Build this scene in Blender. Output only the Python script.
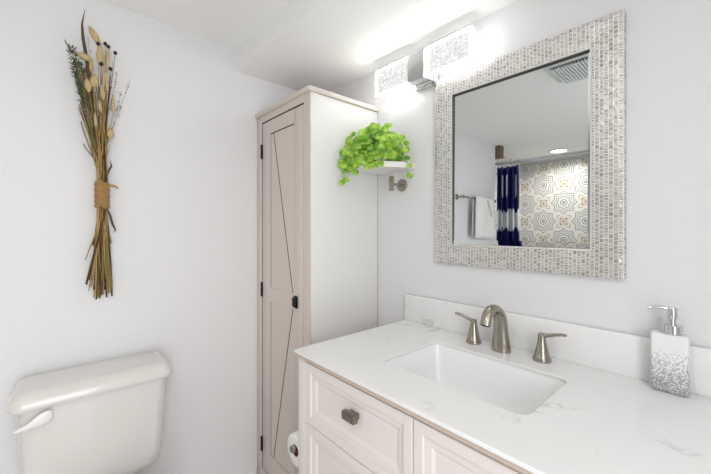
import bpy, bmesh, math, random
from mathutils import Vector, Matrix
random.seed(7)
R = math.radians
PI = math.pi
for o in list(bpy.data.objects):
    bpy.data.objects.remove(o)
scene = bpy.context.scene
COL = scene.collection

# ---------------------------------------------------------------- camera, world, lights, exposure
cam_d = bpy.data.cameras.new('camera')
cam = bpy.data.objects.new('camera', cam_d)
COL.objects.link(cam)
cam.location = (1.68, -1.20, 1.27)
cam.rotation_euler = (R(90), 0, math.atan2(0.749, 0.663))
cam_d.sensor_width = 36.0
cam_d.lens = 344.0 / 711.0 * 36.0
cam_d.shift_y = -8.0 / 711.0
cam_d.clip_start = 0.02
scene.camera = cam

world = bpy.data.worlds.new('ambient_fill')  # even white ambient added as fill, enters by the doorway
scene.world = world
world.use_nodes = True
world.node_tree.nodes['Background'].inputs[0].default_value = (0.98, 0.985, 1.0, 1)
world.node_tree.nodes['Background'].inputs[1].default_value = 0.85


def area_light(name, loc, rot, sx, sy, power, color, shape='RECTANGLE'):
    d = bpy.data.lights.new(name, 'AREA')
    d.shape = shape
    d.size = sx
    if shape in ('RECTANGLE', 'ELLIPSE'):
        d.size_y = sy
    d.energy = power
    d.color = color
    o = bpy.data.objects.new(name, d)
    o.location = loc
    o.rotation_euler = rot
    COL.objects.link(o)
    return o


# added fill at the doorway, the shower's recessed lamp and added unseen ceiling lamps
area_light('doorway_fill', (2.43, -1.35, 1.10), (R(72), 0, R(90)), 0.86, 1.8, 18.5, (0.975, 0.985, 1.0))  # added to soften the light, stands for an unseen hall
area_light('downlight_or_fill', (1.33, -1.62, 2.150), (0, 0, 0), 0.15, 0.15, 3.4, (1.0, 0.97, 0.945), 'DISK')  # added lamp placed out of view to fill the room
area_light('downlight_or_fill', (1.98, -0.80, 2.150), (0, 0, 0), 0.15, 0.15, 0.8, (1.0, 0.97, 0.945), 'DISK')  # added lamp out of view, fills from the doorway side
area_light('downlight_or_fill', (0.37, -2.87, 2.150), (0, 0, 0), 0.14, 0.14, 7.0, (1.0, 0.95, 0.895), 'DISK').data.spread = R(155)
LED = 22.0          # emission of the vanity light's glowing rim
GLOW = 0.78        # emission of the frosted bubble glass lit from its rim

vs = scene.view_settings
vs.view_transform = 'Standard'
vs.look = 'None'
vs.exposure = 0.14
vs.gamma = 1.0
vs.use_curve_mapping = False

# ---------------------------------------------------------------- materials


def lin(c):
    return tuple(((v / 255.0) / 12.92 if v / 255.0 <= 0.04045 else ((v / 255.0 + 0.055) / 1.055) ** 2.4) for v in c) + (1.0,)


def new_mat(name):
    m = bpy.data.materials.new(name)
    m.use_nodes = True
    return m, m.node_tree, m.node_tree.nodes['Principled BSDF']


def mat(name, rgb, rough=0.5, metal=0.0, noise=0.0, nscale=30.0, bump=0.0, bscale=200.0, coat=0.0, stretch=None):
    m, nt, b = new_mat(name)
    b.inputs['Roughness'].default_value = rough
    b.inputs['Metallic'].default_value = metal
    b.inputs['Coat Weight'].default_value = coat
    b.inputs['Coat Roughness'].default_value = 0.05
    c = lin(rgb)
    b.inputs['Base Color'].default_value = c
    tc = nt.nodes.new('ShaderNodeTexCoord')
    mp = nt.nodes.new('ShaderNodeMapping')
    nt.links.new(tc.outputs['Object'], mp.inputs['Vector'])
    if stretch:
        mp.inputs['Scale'].default_value = stretch
    if noise > 0:
        n = nt.nodes.new('ShaderNodeTexNoise')
        n.inputs['Scale'].default_value = nscale
        n.inputs['Detail'].default_value = 6
        nt.links.new(mp.outputs[0], n.inputs['Vector'])
        mx = nt.nodes.new('ShaderNodeMix')
        mx.data_type = 'RGBA'
        mx.inputs['A'].default_value = tuple(v * (1 - noise) for v in c[:3]) + (1,)
        mx.inputs['B'].default_value = tuple(min(1, v * (1 + noise)) for v in c[:3]) + (1,)
        nt.links.new(n.outputs['Fac'], mx.inputs['Factor'])
        nt.links.new(mx.outputs['Result'], b.inputs['Base Color'])
    if bump > 0:
        n2 = nt.nodes.new('ShaderNodeTexNoise')
        n2.inputs['Scale'].default_value = bscale
        n2.inputs['Detail'].default_value = 4
        nt.links.new(mp.outputs[0], n2.inputs['Vector'])
        bp = nt.nodes.new('ShaderNodeBump')
        bp.inputs['Strength'].default_value = bump
        bp.inputs['Distance'].default_value = 0.002
        nt.links.new(n2.outputs['Fac'], bp.inputs['Height'])
        nt.links.new(bp.outputs[0], b.inputs['Normal'])
    return m


M = {}
M['wall'] = mat('painted_plaster', (229, 229, 230), 0.65, bump=0.25, bscale=90, noise=0.01)
M['ceiling'] = mat('ceiling_paint', (247, 247, 246), 0.8, bump=0.2, bscale=120)
M['trim'] = mat('trim_paint', (236, 235, 233), 0.4, bump=0.05)
M['cabinet'] = mat('greige_painted_wood', (213, 203, 194), 0.45, noise=0.05, nscale=18, bump=0.15, bscale=60, stretch=(14, 14, 0.7))
M['melamine'] = mat('white_side_panel', (231, 230, 228), 0.45, noise=0.02, nscale=18, bump=0.12, bscale=60, stretch=(14, 14, 0.7))
M['groove_shade'] = mat('dark_groove_shade', (62, 53, 47), 0.8, noise=0.2)  # dark colour painted for the shade in the door's gaps and grooves
M['vanity'] = mat('white_painted_wood', (226, 220, 217), 0.4, noise=0.01, nscale=8, bump=0.05, bscale=60)
M['porcelain'] = mat('glazed_porcelain', (216, 214, 210), 0.16, coat=0.6, noise=0.005, nscale=4)
M['sink'] = mat('sink_glaze', (245, 245, 245), 0.22, coat=0.3, noise=0.005, nscale=4)
M['edge_beige'] = mat('beige_edge', (196, 180, 166), 0.6, noise=0.05)
M['plastic'] = mat('white_plastic', (234, 233, 231), 0.3, noise=0.005)
M['nickel'] = mat('brushed_nickel', (166, 160, 149), 0.24, 1.0, noise=0.06, nscale=40, stretch=(1, 1, 12))
M['chrome'] = mat('polished_chrome', (215, 215, 217), 0.08, 1.0, noise=0.01)
M['bracket'] = mat('satin_nickel', (196, 196, 196), 0.32, 1.0, noise=0.02)
M['black'] = mat('black_iron', (28, 26, 25), 0.45, 0.4, noise=0.1, bump=0.1)
M['bronze'] = mat('aged_pewter', (136, 126, 114), 0.32, 0.9, noise=0.15, nscale=60)
M['paper'] = mat('tissue_paper', (240, 239, 237), 0.9, noise=0.01, bump=0.3, bscale=300)
M['card'] = mat('cardboard', (120, 84, 60), 0.9, noise=0.1, nscale=80)
M['towel'] = mat('white_terry', (236, 236, 235), 0.95, noise=0.02, bump=0.8, bscale=500)
M['shelf'] = mat('white_shelf', (238, 236, 233), 0.4, noise=0.01)
M['pot'] = mat('white_ceramic_pot', (238, 238, 236), 0.25, noise=0.01)
M['soil'] = mat('potting_soil', (58, 44, 34), 0.95, noise=0.4, nscale=150, bump=0.5)
M['tub'] = mat('tub_acrylic', (238, 238, 237), 0.15, noise=0.005)
M['wood'] = mat('brown_wood', (122, 98, 82), 0.5, noise=0.15, nscale=20, stretch=(10, 10, 1))
M['vent'] = mat('vent_plastic', (226, 228, 228), 0.45, noise=0.01)
M['dark'] = mat('dark_gap', (40, 40, 42), 0.9, noise=0.05)
M['bead'] = mat('silver_bead', (226, 225, 222), 0.4, 0.5, noise=0.02)
M['rebate'] = mat('rebate_shade', (84, 82, 80), 0.5, noise=0.05)  # inner wall painted dark for the shade under the frame's edge
M['grey_trim'] = mat('grey_tile_trim', (190, 192, 192), 0.35, noise=0.02)
M['twine'] = mat('jute_twine', (168, 134, 84), 0.9, noise=0.25, nscale=120, bump=0.5, bscale=500)
M['stem_tan'] = mat('dry_stem_tan', (172, 142, 88), 0.85, noise=0.25, nscale=60)
M['stem_olive'] = mat('dry_stem_olive', (134, 116, 66), 0.85, noise=0.25, nscale=60)
M['stem_brown'] = mat('dry_stem_brown', (78, 54, 30), 0.85, noise=0.25, nscale=60)
M['bunny'] = mat('dry_grass_head', (200, 178, 132), 0.95, noise=0.3, nscale=160, bump=1.0, bscale=400)
M['berry'] = mat('dry_dark_berry', (52, 36, 34), 0.7, noise=0.2)
M['sprig'] = mat('dry_green_sprig', (84, 90, 66), 0.8, noise=0.25, nscale=60)
M['blade'] = mat('dry_dark_blade', (82, 70, 52), 0.8, noise=0.2, nscale=30)


def leaf_material():
    m, nt, b = new_mat('fresh_green_leaf')
    tc = nt.nodes.new('ShaderNodeTexCoord')
    n = nt.nodes.new('ShaderNodeTexNoise')
    n.inputs['Scale'].default_value = 34
    nt.links.new(tc.outputs['Object'], n.inputs['Vector'])
    cr = nt.nodes.new('ShaderNodeValToRGB')
    cr.color_ramp.elements[0].position = 0.32
    cr.color_ramp.elements[0].color = lin((86, 158, 16))
    cr.color_ramp.elements[1].position = 0.68
    cr.color_ramp.elements[1].color = lin((206, 240, 104))
    nt.links.new(n.outputs['Fac'], cr.inputs[0])
    nt.links.new(cr.outputs[0], b.inputs['Base Color'])
    b.inputs['Roughness'].default_value = 0.35
    tr = nt.nodes.new('ShaderNodeBsdfTranslucent')
    nt.links.new(cr.outputs[0], tr.inputs['Color'])
    ms = nt.nodes.new('ShaderNodeMixShader')
    ms.inputs[0].default_value = 0.35
    nt.links.new(b.outputs[0], ms.inputs[1])
    nt.links.new(tr.outputs[0], ms.inputs[2])
    nt.links.new(ms.outputs[0], nt.nodes['Material Output'].inputs[0])
    return m


M['leaf'] = leaf_material()


def quartz():
    m, nt, b = new_mat('white_quartz')
    tc = nt.nodes.new('ShaderNodeTexCoord')
    n1 = nt.nodes.new('ShaderNodeTexNoise')
    n1.inputs['Scale'].default_value = 4.5
    n1.inputs['Detail'].default_value = 8
    n1.inputs['Distortion'].default_value = 1.2
    nt.links.new(tc.outputs['Object'], n1.inputs['Vector'])
    # thin veins where the noise crosses one value, kept to patches by a second noise
    sub = nt.nodes.new('ShaderNodeMath'); sub.operation = 'SUBTRACT'; sub.inputs[1].default_value = 0.5
    ab = nt.nodes.new('ShaderNodeMath'); ab.operation = 'ABSOLUTE'
    mr = nt.nodes.new('ShaderNodeMapRange')
    mr.inputs['From Min'].default_value = 0.0
    mr.inputs['From Max'].default_value = 0.02
    mr.inputs['To Min'].default_value = 1.0
    mr.inputs['To Max'].default_value = 0.0
    nt.links.new(n1.outputs['Fac'], sub.inputs[0])
    nt.links.new(sub.outputs[0], ab.inputs[0])
    nt.links.new(ab.outputs[0], mr.inputs['Value'])
    n2 = nt.nodes.new('ShaderNodeTexNoise')
    n2.inputs['Scale'].default_value = 7.0
    nt.links.new(tc.outputs['Object'], n2.inputs['Vector'])
    mr2 = nt.nodes.new('ShaderNodeMapRange')
    mr2.inputs['From Min'].default_value = 0.55
    mr2.inputs['From Max'].default_value = 0.72
    mr2.inputs['To Max'].default_value = 0.55
    nt.links.new(n2.outputs['Fac'], mr2.inputs['Value'])
    mul = nt.nodes.new('ShaderNodeMath'); mul.operation = 'MULTIPLY'
    nt.links.new(mr.outputs[0], mul.inputs[0])
    nt.links.new(mr2.outputs[0], mul.inputs[1])
    mx = nt.nodes.new('ShaderNodeMix'); mx.data_type = 'RGBA'
    cl = nt.nodes.new('ShaderNodeTexNoise')
    cl.inputs['Scale'].default_value = 3.0
    cl.inputs['Detail'].default_value = 5
    nt.links.new(tc.outputs['Object'], cl.inputs['Vector'])
    cm = nt.nodes.new('ShaderNodeMix'); cm.data_type = 'RGBA'
    cm.inputs['A'].default_value = lin((228, 228, 229))
    cm.inputs['B'].default_value = lin((243, 243, 242))
    nt.links.new(cl.outputs['Fac'], cm.inputs['Factor'])
    nt.links.new(cm.outputs['Result'], mx.inputs['A'])
    mx.inputs['B'].default_value = lin((176, 176, 178))
    nt.links.new(mul.outputs[0], mx.inputs['Factor'])
    nt.links.new(mx.outputs['Result'], b.inputs['Base Color'])
    b.inputs['Roughness'].default_value = 0.18
    return m


M['quartz'] = quartz()


def mosaic():
    m, nt, b = new_mat('silver_mosaic')
    tc = nt.nodes.new('ShaderNodeTexCoord')
    mp = nt.nodes.new('ShaderNodeMapping')
    mp.inputs['Rotation'].default_value = (R(90), R(0), R(0))
    nt.links.new(tc.outputs['Object'], mp.inputs['Vector'])
    # object x and z become the two texture axes; rows run vertically
    sep = nt.nodes.new('ShaderNodeSeparateXYZ')
    nt.links.new(tc.outputs['Object'], sep.inputs[0])
    cmb = nt.nodes.new('ShaderNodeCombineXYZ')
    nt.links.new(sep.outputs['Z'], cmb.inputs['X'])
    nt.links.new(sep.outputs['X'], cmb.inputs['Y'])
    br = nt.nodes.new('ShaderNodeTexBrick')
    br.offset = 0.5
    br.squash = 0.62
    br.squash_frequency = 3
    br.inputs['Scale'].default_value = 1.0
    br.inputs['Brick Width'].default_value = 0.0125
    br.inputs['Row Height'].default_value = 0.0112
    br.inputs['Mortar Size'].default_value = 0.0012
    br.inputs['Mortar Smooth'].default_value = 0.2
    br.inputs['Color1'].default_value = lin((176, 172, 166))
    br.inputs['Color2'].default_value = lin((222, 220, 215))
    br.inputs['Mortar'].default_value = lin((246, 246, 244))
    nt.links.new(cmb.outputs[0], br.inputs['Vector'])
    nt.links.new(br.outputs['Color'], b.inputs['Base Color'])
    b.inputs['Metallic'].default_value = 0.75
    b.inputs['Roughness'].default_value = 0.30
    bp = nt.nodes.new('ShaderNodeBump')
    bp.inputs['Strength'].default_value = 0.7
    bp.inputs['Distance'].default_value = 0.0015
    bp.invert = True
    nt.links.new(br.outputs['Fac'], bp.inputs['Height'])
    nz = nt.nodes.new('ShaderNodeTexNoise')
    nz.inputs['Scale'].default_value = 110
    nt.links.new(tc.outputs['Object'], nz.inputs['Vector'])
    b2 = nt.nodes.new('ShaderNodeBump')
    b2.inputs['Strength'].default_value = 0.5
    b2.inputs['Distance'].default_value = 0.003
    nt.links.new(nz.outputs['Fac'], b2.inputs['Height'])
    nt.links.new(bp.outputs[0], b2.inputs['Normal'])
    nt.links.new(b2.outputs[0], b.inputs['Normal'])
    return m


M['mosaic'] = mosaic()


def mirror_material():
    m, nt, b = new_mat('silvered_glass')
    b.inputs['Base Color'].default_value = (0.70, 0.735, 0.73, 1)
    b.inputs['Metallic'].default_value = 1.0
    b.inputs['Roughness'].default_value = 0.0
    return m


M['mirror'] = mirror_material()


def emit_mat(name, rgb, strength):
    m, nt, b = new_mat(name)
    b.inputs['Base Color'].default_value = rgb + (1,)
    b.inputs['Emission Color'].default_value = rgb + (1,)
    b.inputs['Emission Strength'].default_value = strength
    b.inputs['Roughness'].default_value = 0.4
    return m


M['led'] = emit_mat('glowing_led_rim', (1.0, 0.99, 0.975), LED)
M['back_glow'] = emit_mat('added_back_glow', (1.0, 0.99, 0.975), 1.15)  # added glow that brightens the wall and soffit around the light
M['lamp'] = emit_mat('glowing_lamp_disc', (1.0, 0.96, 0.91), 6.0)


def bubble_glass():
    m, nt, b = new_mat('lit_bubble_glass')
    tc = nt.nodes.new('ShaderNodeTexCoord')
    v = nt.nodes.new('ShaderNodeTexVoronoi')
    v.inputs['Scale'].default_value = 190
    nt.links.new(tc.outputs['Object'], v.inputs['Vector'])
    n = nt.nodes.new('ShaderNodeTexNoise')
    n.inputs['Scale'].default_value = 60
    nt.links.new(tc.outputs['Object'], n.inputs['Vector'])
    mul = nt.nodes.new('ShaderNodeMath'); mul.operation = 'MULTIPLY'
    nt.links.new(v.outputs['Distance'], mul.inputs[0])
    nt.links.new(n.outputs['Fac'], mul.inputs[1])
    cr = nt.nodes.new('ShaderNodeValToRGB')
    cr.color_ramp.elements[0].position = 0.08
    cr.color_ramp.elements[0].color = (0.34, 0.34, 0.34, 1)
    cr.color_ramp.elements[1].position = 0.34
    cr.color_ramp.elements[1].color = (0.78, 0.78, 0.78, 1)
    nt.links.new(mul.outputs[0], cr.inputs[0])
    b.inputs['Base Color'].default_value = (0.35, 0.35, 0.35, 1)
    b.inputs['Roughness'].default_value = 0.12
    nt.links.new(cr.outputs[0], b.inputs['Emission Color'])
    b.inputs['Emission Strength'].default_value = GLOW
    bp = nt.nodes.new('ShaderNodeBump')
    bp.inputs['Strength'].default_value = 0.6
    bp.inputs['Distance'].default_value = 0.002
    nt.links.new(v.outputs['Distance'], bp.inputs['Height'])
    nt.links.new(bp.outputs[0], b.inputs['Normal'])
    return m


M['bubble'] = bubble_glass()


def math_node(nt, op, a, b=None):
    n = nt.nodes.new('ShaderNodeMath')
    n.operation = op
    for i, v in enumerate((a, b)):
        if v is None:
            continue
        if isinstance(v, (int, float)):
            n.inputs[i].default_value = v
        else:
            nt.links.new(v, n.inputs[i])
    return n.outputs[0]


def encaustic(axis):
    """white tile: blue-grey star medallions and sand-coloured flowers in a checkerboard"""
    m, nt, b = new_mat('patterned_tile_' + axis)
    tc = nt.nodes.new('ShaderNodeTexCoord')
    sep = nt.nodes.new('ShaderNodeSeparateXYZ')
    nt.links.new(tc.outputs['Object'], sep.inputs[0])
    T = 0.215
    U = math_node(nt, 'ADD', math_node(nt, 'DIVIDE', sep.outputs[axis.upper()], T), 40.53)
    V = math_node(nt, 'ADD', math_node(nt, 'DIVIDE', sep.outputs['Z'], T), 40.36)
    fu = math_node(nt, 'SUBTRACT', math_node(nt, 'FRACT', math_node(nt, 'ADD', U, 0.5)), 0.5)
    fv = math_node(nt, 'SUBTRACT', math_node(nt, 'FRACT', math_node(nt, 'ADD', V, 0.5)), 0.5)
    # the lattice turned by 45 degrees: medallions on its corners, flowers in its middles
    A = math_node(nt, 'MULTIPLY', math_node(nt, 'ADD', U, V), 0.5)
    B = math_node(nt, 'MULTIPLY', math_node(nt, 'SUBTRACT', U, V), 0.5)

    def local(off):
        a = math_node(nt, 'SUBTRACT', math_node(nt, 'FRACT', math_node(nt, 'ADD', A, off)), 0.5)
        b2 = math_node(nt, 'SUBTRACT', math_node(nt, 'FRACT', math_node(nt, 'ADD', B, off)), 0.5)
        x = math_node(nt, 'ABSOLUTE', math_node(nt, 'ADD', a, b2))
        y = math_node(nt, 'ABSOLUTE', math_node(nt, 'SUBTRACT', a, b2))
        r = math_node(nt, 'SQRT', math_node(nt, 'ADD', math_node(nt, 'MULTIPLY', x, x), math_node(nt, 'MULTIPLY', y, y)))
        c4 = math_node(nt, 'COSINE', math_node(nt, 'MULTIPLY', math_node(nt, 'ARCTAN2', y, x), 4.0))
        return x, y, r, c4

    def rings(q, spec):
        out = None
        for at, w in spec:
            k = math_node(nt, 'LESS_THAN', math_node(nt, 'ABSOLUTE', math_node(nt, 'SUBTRACT', q, at)), w)
            out = k if out is None else math_node(nt, 'MAXIMUM', out, k)
        return out

    x, y, r, c4 = local(0.5)
    q = math_node(nt, 'MINIMUM', math_node(nt, 'MAXIMUM', x, y), math_node(nt, 'MULTIPLY', math_node(nt, 'ADD', x, y), 0.7071))
    inside = math_node(nt, 'LESS_THAN', q, 0.48)
    blue = math_node(nt, 'MAXIMUM', rings(q, ((0.445, 0.020), (0.350, 0.016), (0.250, 0.020))), rings(r, ((0.05, 0.03), (0.155, 0.022))))
    x2, y2, r2, d4 = local(0.0)
    q4 = math_node(nt, 'DIVIDE', r2, math_node(nt, 'SUBTRACT', 1.0, math_node(nt, 'MULTIPLY', d4, 0.42)))
    sand = math_node(nt, 'MAXIMUM', rings(q4, ((0.15, 0.035), (0.29, 0.018))), rings(r2, ((0.03, 0.035),)))
    sand = math_node(nt, 'MULTIPLY', math_node(nt, 'MULTIPLY', sand, math_node(nt, 'SUBTRACT', 1.0, inside)), 0.8)
    blue = math_node(nt, 'MULTIPLY', math_node(nt, 'MULTIPLY', blue, inside), 0.75)
    mb = nt.nodes.new('ShaderNodeMix'); mb.data_type = 'RGBA'
    mb.inputs['A'].default_value = lin((228, 225, 220))
    mb.inputs['B'].default_value = lin((92, 102, 118))
    nt.links.new(blue, mb.inputs['Factor'])
    mx = nt.nodes.new('ShaderNodeMix'); mx.data_type = 'RGBA'
    nt.links.new(sand, mx.inputs['Factor'])
    nt.links.new(mb.outputs['Result'], mx.inputs['A'])
    mx.inputs['B'].default_value = lin((158, 128, 92))
    # fine grout joints
    eu = math_node(nt, 'GREATER_THAN', math_node(nt, 'ABSOLUTE', fu), 0.494)
    ev = math_node(nt, 'GREATER_THAN', math_node(nt, 'ABSOLUTE', fv), 0.494)
    g = math_node(nt, 'MULTIPLY', math_node(nt, 'MAXIMUM', eu, ev), 0.15)
    mg = nt.nodes.new('ShaderNodeMix'); mg.data_type = 'RGBA'
    nt.links.new(g, mg.inputs['Factor'])
    nt.links.new(mx.outputs['Result'], mg.inputs['A'])
    mg.inputs['B'].default_value = lin((200, 198, 194))
    nt.links.new(mg.outputs['Result'], b.inputs['Base Color'])
    b.inputs['Roughness'].default_value = 0.3
    return m


M['tile_x'] = encaustic('x')
M['tile_y'] = encaustic('y')


def floor_material():
    m, nt, b = new_mat('grey_floor_tile')
    tc = nt.nodes.new('ShaderNodeTexCoord')
    br = nt.nodes.new('ShaderNodeTexBrick')
    br.inputs['Scale'].default_value = 1.0
    br.inputs['Brick Width'].default_value = 0.6
    br.inputs['Row Height'].default_value = 0.3
    br.inputs['Mortar Size'].default_value = 0.003
    br.inputs['Color1'].default_value = lin((226, 223, 219))
    br.inputs['Color2'].default_value = lin((232, 229, 226))
    br.inputs['Mortar'].default_value = lin((196, 194, 191))
    nt.links.new(tc.outputs['Object'], br.inputs['Vector'])
    nt.links.new(br.outputs['Color'], b.inputs['Base Color'])
    b.inputs['Roughness'].default_value = 0.35
    return m


M['floor'] = floor_material()


def curtain_material():
    m, nt, b = new_mat('navy_lace_cloth')
    uv = nt.nodes.new('ShaderNodeUVMap')
    uv.uv_map = 'cloth'
    sep = nt.nodes.new('ShaderNodeSeparateXYZ')
    nt.links.new(uv.outputs[0], sep.inputs[0])
    u, z = sep.outputs['X'], sep.outputs['Y']        # metres along the cloth, metres above the floor
    vor = nt.nodes.new('ShaderNodeTexVoronoi')
    vor.inputs['Scale'].default_value = 42
    nt.links.new(uv.outputs[0], vor.inputs['Vector'])
    lace = math_node(nt, 'GREATER_THAN', vor.outputs['Distance'], 0.20)
    fu = math_node(nt, 'ABSOLUTE', math_node(nt, 'SUBTRACT', math_node(nt, 'FRACT', math_node(nt, 'MULTIPLY', u, 7.0)), 0.5))
    scal = math_node(nt, 'MULTIPLY', fu, 0.11)
    band = math_node(nt, 'LESS_THAN', math_node(nt, 'ABSOLUTE', math_node(nt, 'SUBTRACT', z, 1.41)), math_node(nt, 'ADD', 0.065, scal))
    drop_l = math_node(nt, 'ADD', 1.62, math_node(nt, 'MULTIPLY', fu, 0.45))
    strip = math_node(nt, 'MULTIPLY', math_node(nt, 'LESS_THAN', fu, 0.11), math_node(nt, 'MULTIPLY', math_node(nt, 'GREATER_THAN', z, drop_l), math_node(nt, 'LESS_THAN', z, 1.86)))
    low = math_node(nt, 'LESS_THAN', math_node(nt, 'ABSOLUTE', math_node(nt, 'SUBTRACT', z, 0.55)), math_node(nt, 'ADD', 0.07, scal))
    k = math_node(nt, 'MULTIPLY', math_node(nt, 'MAXIMUM', math_node(nt, 'MAXIMUM', band, low), strip), lace)
    mx = nt.nodes.new('ShaderNodeMix'); mx.data_type = 'RGBA'
    mx.inputs['A'].default_value = lin((10, 20, 96))
    mx.inputs['B'].default_value = lin((240, 240, 243))
    nt.links.new(k, mx.inputs['Factor'])
    nt.links.new(mx.outputs['Result'], b.inputs['Base Color'])
    b.inputs['Roughness'].default_value = 0.6
    return m


M['curtain'] = curtain_material()


def soap_material():
    m, nt, b = new_mat('white_ceramic_grey_glitter')
    tc = nt.nodes.new('ShaderNodeTexCoord')
    sep = nt.nodes.new('ShaderNodeSeparateXYZ')
    nt.links.new(tc.outputs['Object'], sep.inputs[0])
    v = nt.nodes.new('ShaderNodeTexVoronoi')
    v.inputs['Scale'].default_value = 640
    nt.links.new(tc.outputs['Object'], v.inputs['Vector'])
    n = nt.nodes.new('ShaderNodeTexNoise')
    n.inputs['Scale'].default_value = 60
    nt.links.new(tc.outputs['Object'], n.inputs['Vector'])
    cs = nt.nodes.new('ShaderNodeSeparateColor')
    nt.links.new(v.outputs['Color'], cs.inputs[0])
    # flakes get denser towards the foot of the bottle
    lim = nt.nodes.new('ShaderNodeMapRange')
    lim.inputs['From Min'].default_value = 0.0
    lim.inputs['From Max'].default_value = 0.118
    lim.inputs['To Min'].default_value = 1.0
    lim.inputs['To Max'].default_value = -0.12
    zz = math_node(nt, 'ADD', sep.outputs['Z'], math_node(nt, 'MULTIPLY', math_node(nt, 'SUBTRACT', n.outputs['Fac'], 0.5), 0.05))
    nt.links.new(zz, lim.inputs['Value'])
    k = math_node(nt, 'LESS_THAN', cs.outputs[0], lim.outputs[0])
    mg = nt.nodes.new('ShaderNodeMix'); mg.data_type = 'RGBA'
    mg.inputs['A'].default_value = lin((104, 106, 110))
    mg.inputs['B'].default_value = lin((196, 196, 199))
    nt.links.new(cs.outputs[1], mg.inputs['Factor'])
    mx = nt.nodes.new('ShaderNodeMix'); mx.data_type = 'RGBA'
    mx.inputs['A'].default_value = lin((236, 236, 236))
    nt.links.new(k, mx.inputs['Factor'])
    nt.links.new(mg.outputs['Result'], mx.inputs['B'])
    nt.links.new(mx.outputs['Result'], b.inputs['Base Color'])
    b.inputs['Roughness'].default_value = 0.25
    return m


M['soap'] = soap_material()

# ---------------------------------------------------------------- mesh helpers


def box(bm, x0, x1, y0, y1, z0, z1, bevel=0.0, seg=2):
    g = bmesh.ops.create_cube(bm, size=1.0)
    vsx = g['verts']
    for v in vsx:
        v.co = Vector((x0 + (v.co.x + 0.5) * (x1 - x0), y0 + (v.co.y + 0.5) * (y1 - y0), z0 + (v.co.z + 0.5) * (z1 - z0)))
    if bevel > 0:
        es = list({e for v in vsx for e in v.link_edges})
        bmesh.ops.bevel(bm, geom=es, offset=bevel, segments=seg, profile=0.5, affect='EDGES')


def loft(bm, loops, cap0=True, cap1=True, close=True):
    rings = [[bm.verts.new(p) for p in lp] for lp in loops]
    n = len(rings[0])
    for a, b in zip(rings, rings[1:]):
        for i in range(n if close else n - 1):
            j = (i + 1) % n
            bm.faces.new((a[i], a[j], b[j], b[i]))
    if cap0:
        bm.faces.new(list(reversed(rings[0])))
    if cap1:
        bm.faces.new(rings[-1])
    return rings


def lathe(bm, prof, c, axis='z', seg=28, cap=True):
    """prof: (radius, distance along the axis)"""
    loops = []
    for r, h in prof:
        lp = []
        for i in range(seg):
            a = 2 * PI * i / seg
            p, q = r * math.cos(a), r * math.sin(a)
            if axis == 'z':
                lp.append((c[0] + p, c[1] + q, c[2] + h))
            elif axis == 'y':
                lp.append((c[0] + p, c[1] + h, c[2] + q))
            else:
                lp.append((c[0] + h, c[1] + p, c[2] + q))
        loops.append(lp)
    loft(bm, loops, cap, cap)


def sweep(bm, pts, rads, seg=12, side=None, caps=True):
    """tube along pts; rads: radius or (a, b) half axes per point"""
    P = [Vector(p) for p in pts]
    n = len(P)
    if not isinstance(rads, (list, tuple)):
        rads = [rads] * n
    ref = Vector(side) if side else None
    loops = []
    prev = None
    for i in range(n):
        t = (P[min(i + 1, n - 1)] - P[max(i - 1, 0)]).normalized()
        if ref is not None:
            s = (ref - t * ref.dot(t)).normalized()
        elif prev is None:
            h = Vector((0, 0, 1)) if abs(t.z) < 0.9 else Vector((1, 0, 0))
            s = t.cross(h).normalized()
        else:
            s = (prev - t * prev.dot(t)).normalized()
        prev = s
        w = t.cross(s)
        a, b = rads[i] if isinstance(rads[i], (list, tuple)) else (rads[i], rads[i])
        loops.append([P[i] + s * (a * math.cos(2 * PI * k / seg)) + w * (b * math.sin(2 * PI * k / seg)) for k in range(seg)])
    loft(bm, loops, caps, caps)


def bez(p0, p1, p2, p3, n=12):
    p0, p1, p2, p3 = map(Vector, (p0, p1, p2, p3))
    r = []
    for i in range(n + 1):
        t = i / n
        r.append(p0 * (1 - t) ** 3 + p1 * (3 * t * (1 - t) ** 2) + p2 * (3 * t * t * (1 - t)) + p3 * t ** 3)
    return r


def rrect(x0, x1, y0, y1, rad, z, n=6):
    pts = []
    for cx, cy, a0 in ((x1 - rad, y1 - rad, 0), (x0 + rad, y1 - rad, 90), (x0 + rad, y0 + rad, 180), (x1 - rad, y0 + rad, 270)):
        for i in range(n + 1):
            a = R(a0 + 90.0 * i / n)
            pts.append((cx + rad * math.cos(a), cy + rad * math.sin(a), z))
    return pts


def origin_of(o):
    v = Vector((0, 0, 0))
    while o is not None:
        v += o.location
        o = o.parent
    return v


def obj(name, bm, material, parent=None, smooth=True, angle=35.0, base=None):
    """link bm as ONE mesh object; vertices are given in world metres"""
    bmesh.ops.recalc_face_normals(bm, faces=bm.faces)
    if parent is not None:
        o0 = origin_of(parent)
    else:
        if base is None:
            xs = [v.co.x for v in bm.verts]; ys = [v.co.y for v in bm.verts]; zs = [v.co.z for v in bm.verts]
            base = ((min(xs) + max(xs)) / 2, (min(ys) + max(ys)) / 2, min(zs))
        o0 = Vector(base)
    for v in bm.verts:
        v.co -= o0
    if smooth:
        lim = R(angle)
        for f in bm.faces:
            f.smooth = True
        for e in bm.edges:
            if len(e.link_faces) == 2 and e.calc_face_angle(0.0) > lim:
                e.smooth = False
    me = bpy.data.meshes.new(name)
    bm.to_mesh(me)
    bm.free()
    o = bpy.data.objects.new(name, me)
    for mm in (material if isinstance(material, (list, tuple)) else [material]):
        me.materials.append(mm)
    COL.objects.link(o)
    if parent is not None:
        o.parent = parent
    else:
        o.location = o0
    return o


def tag(o, label, cat, group=None):
    o['label'] = label
    o['category'] = cat
    if group:
        o['group'] = group
    return o


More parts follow.
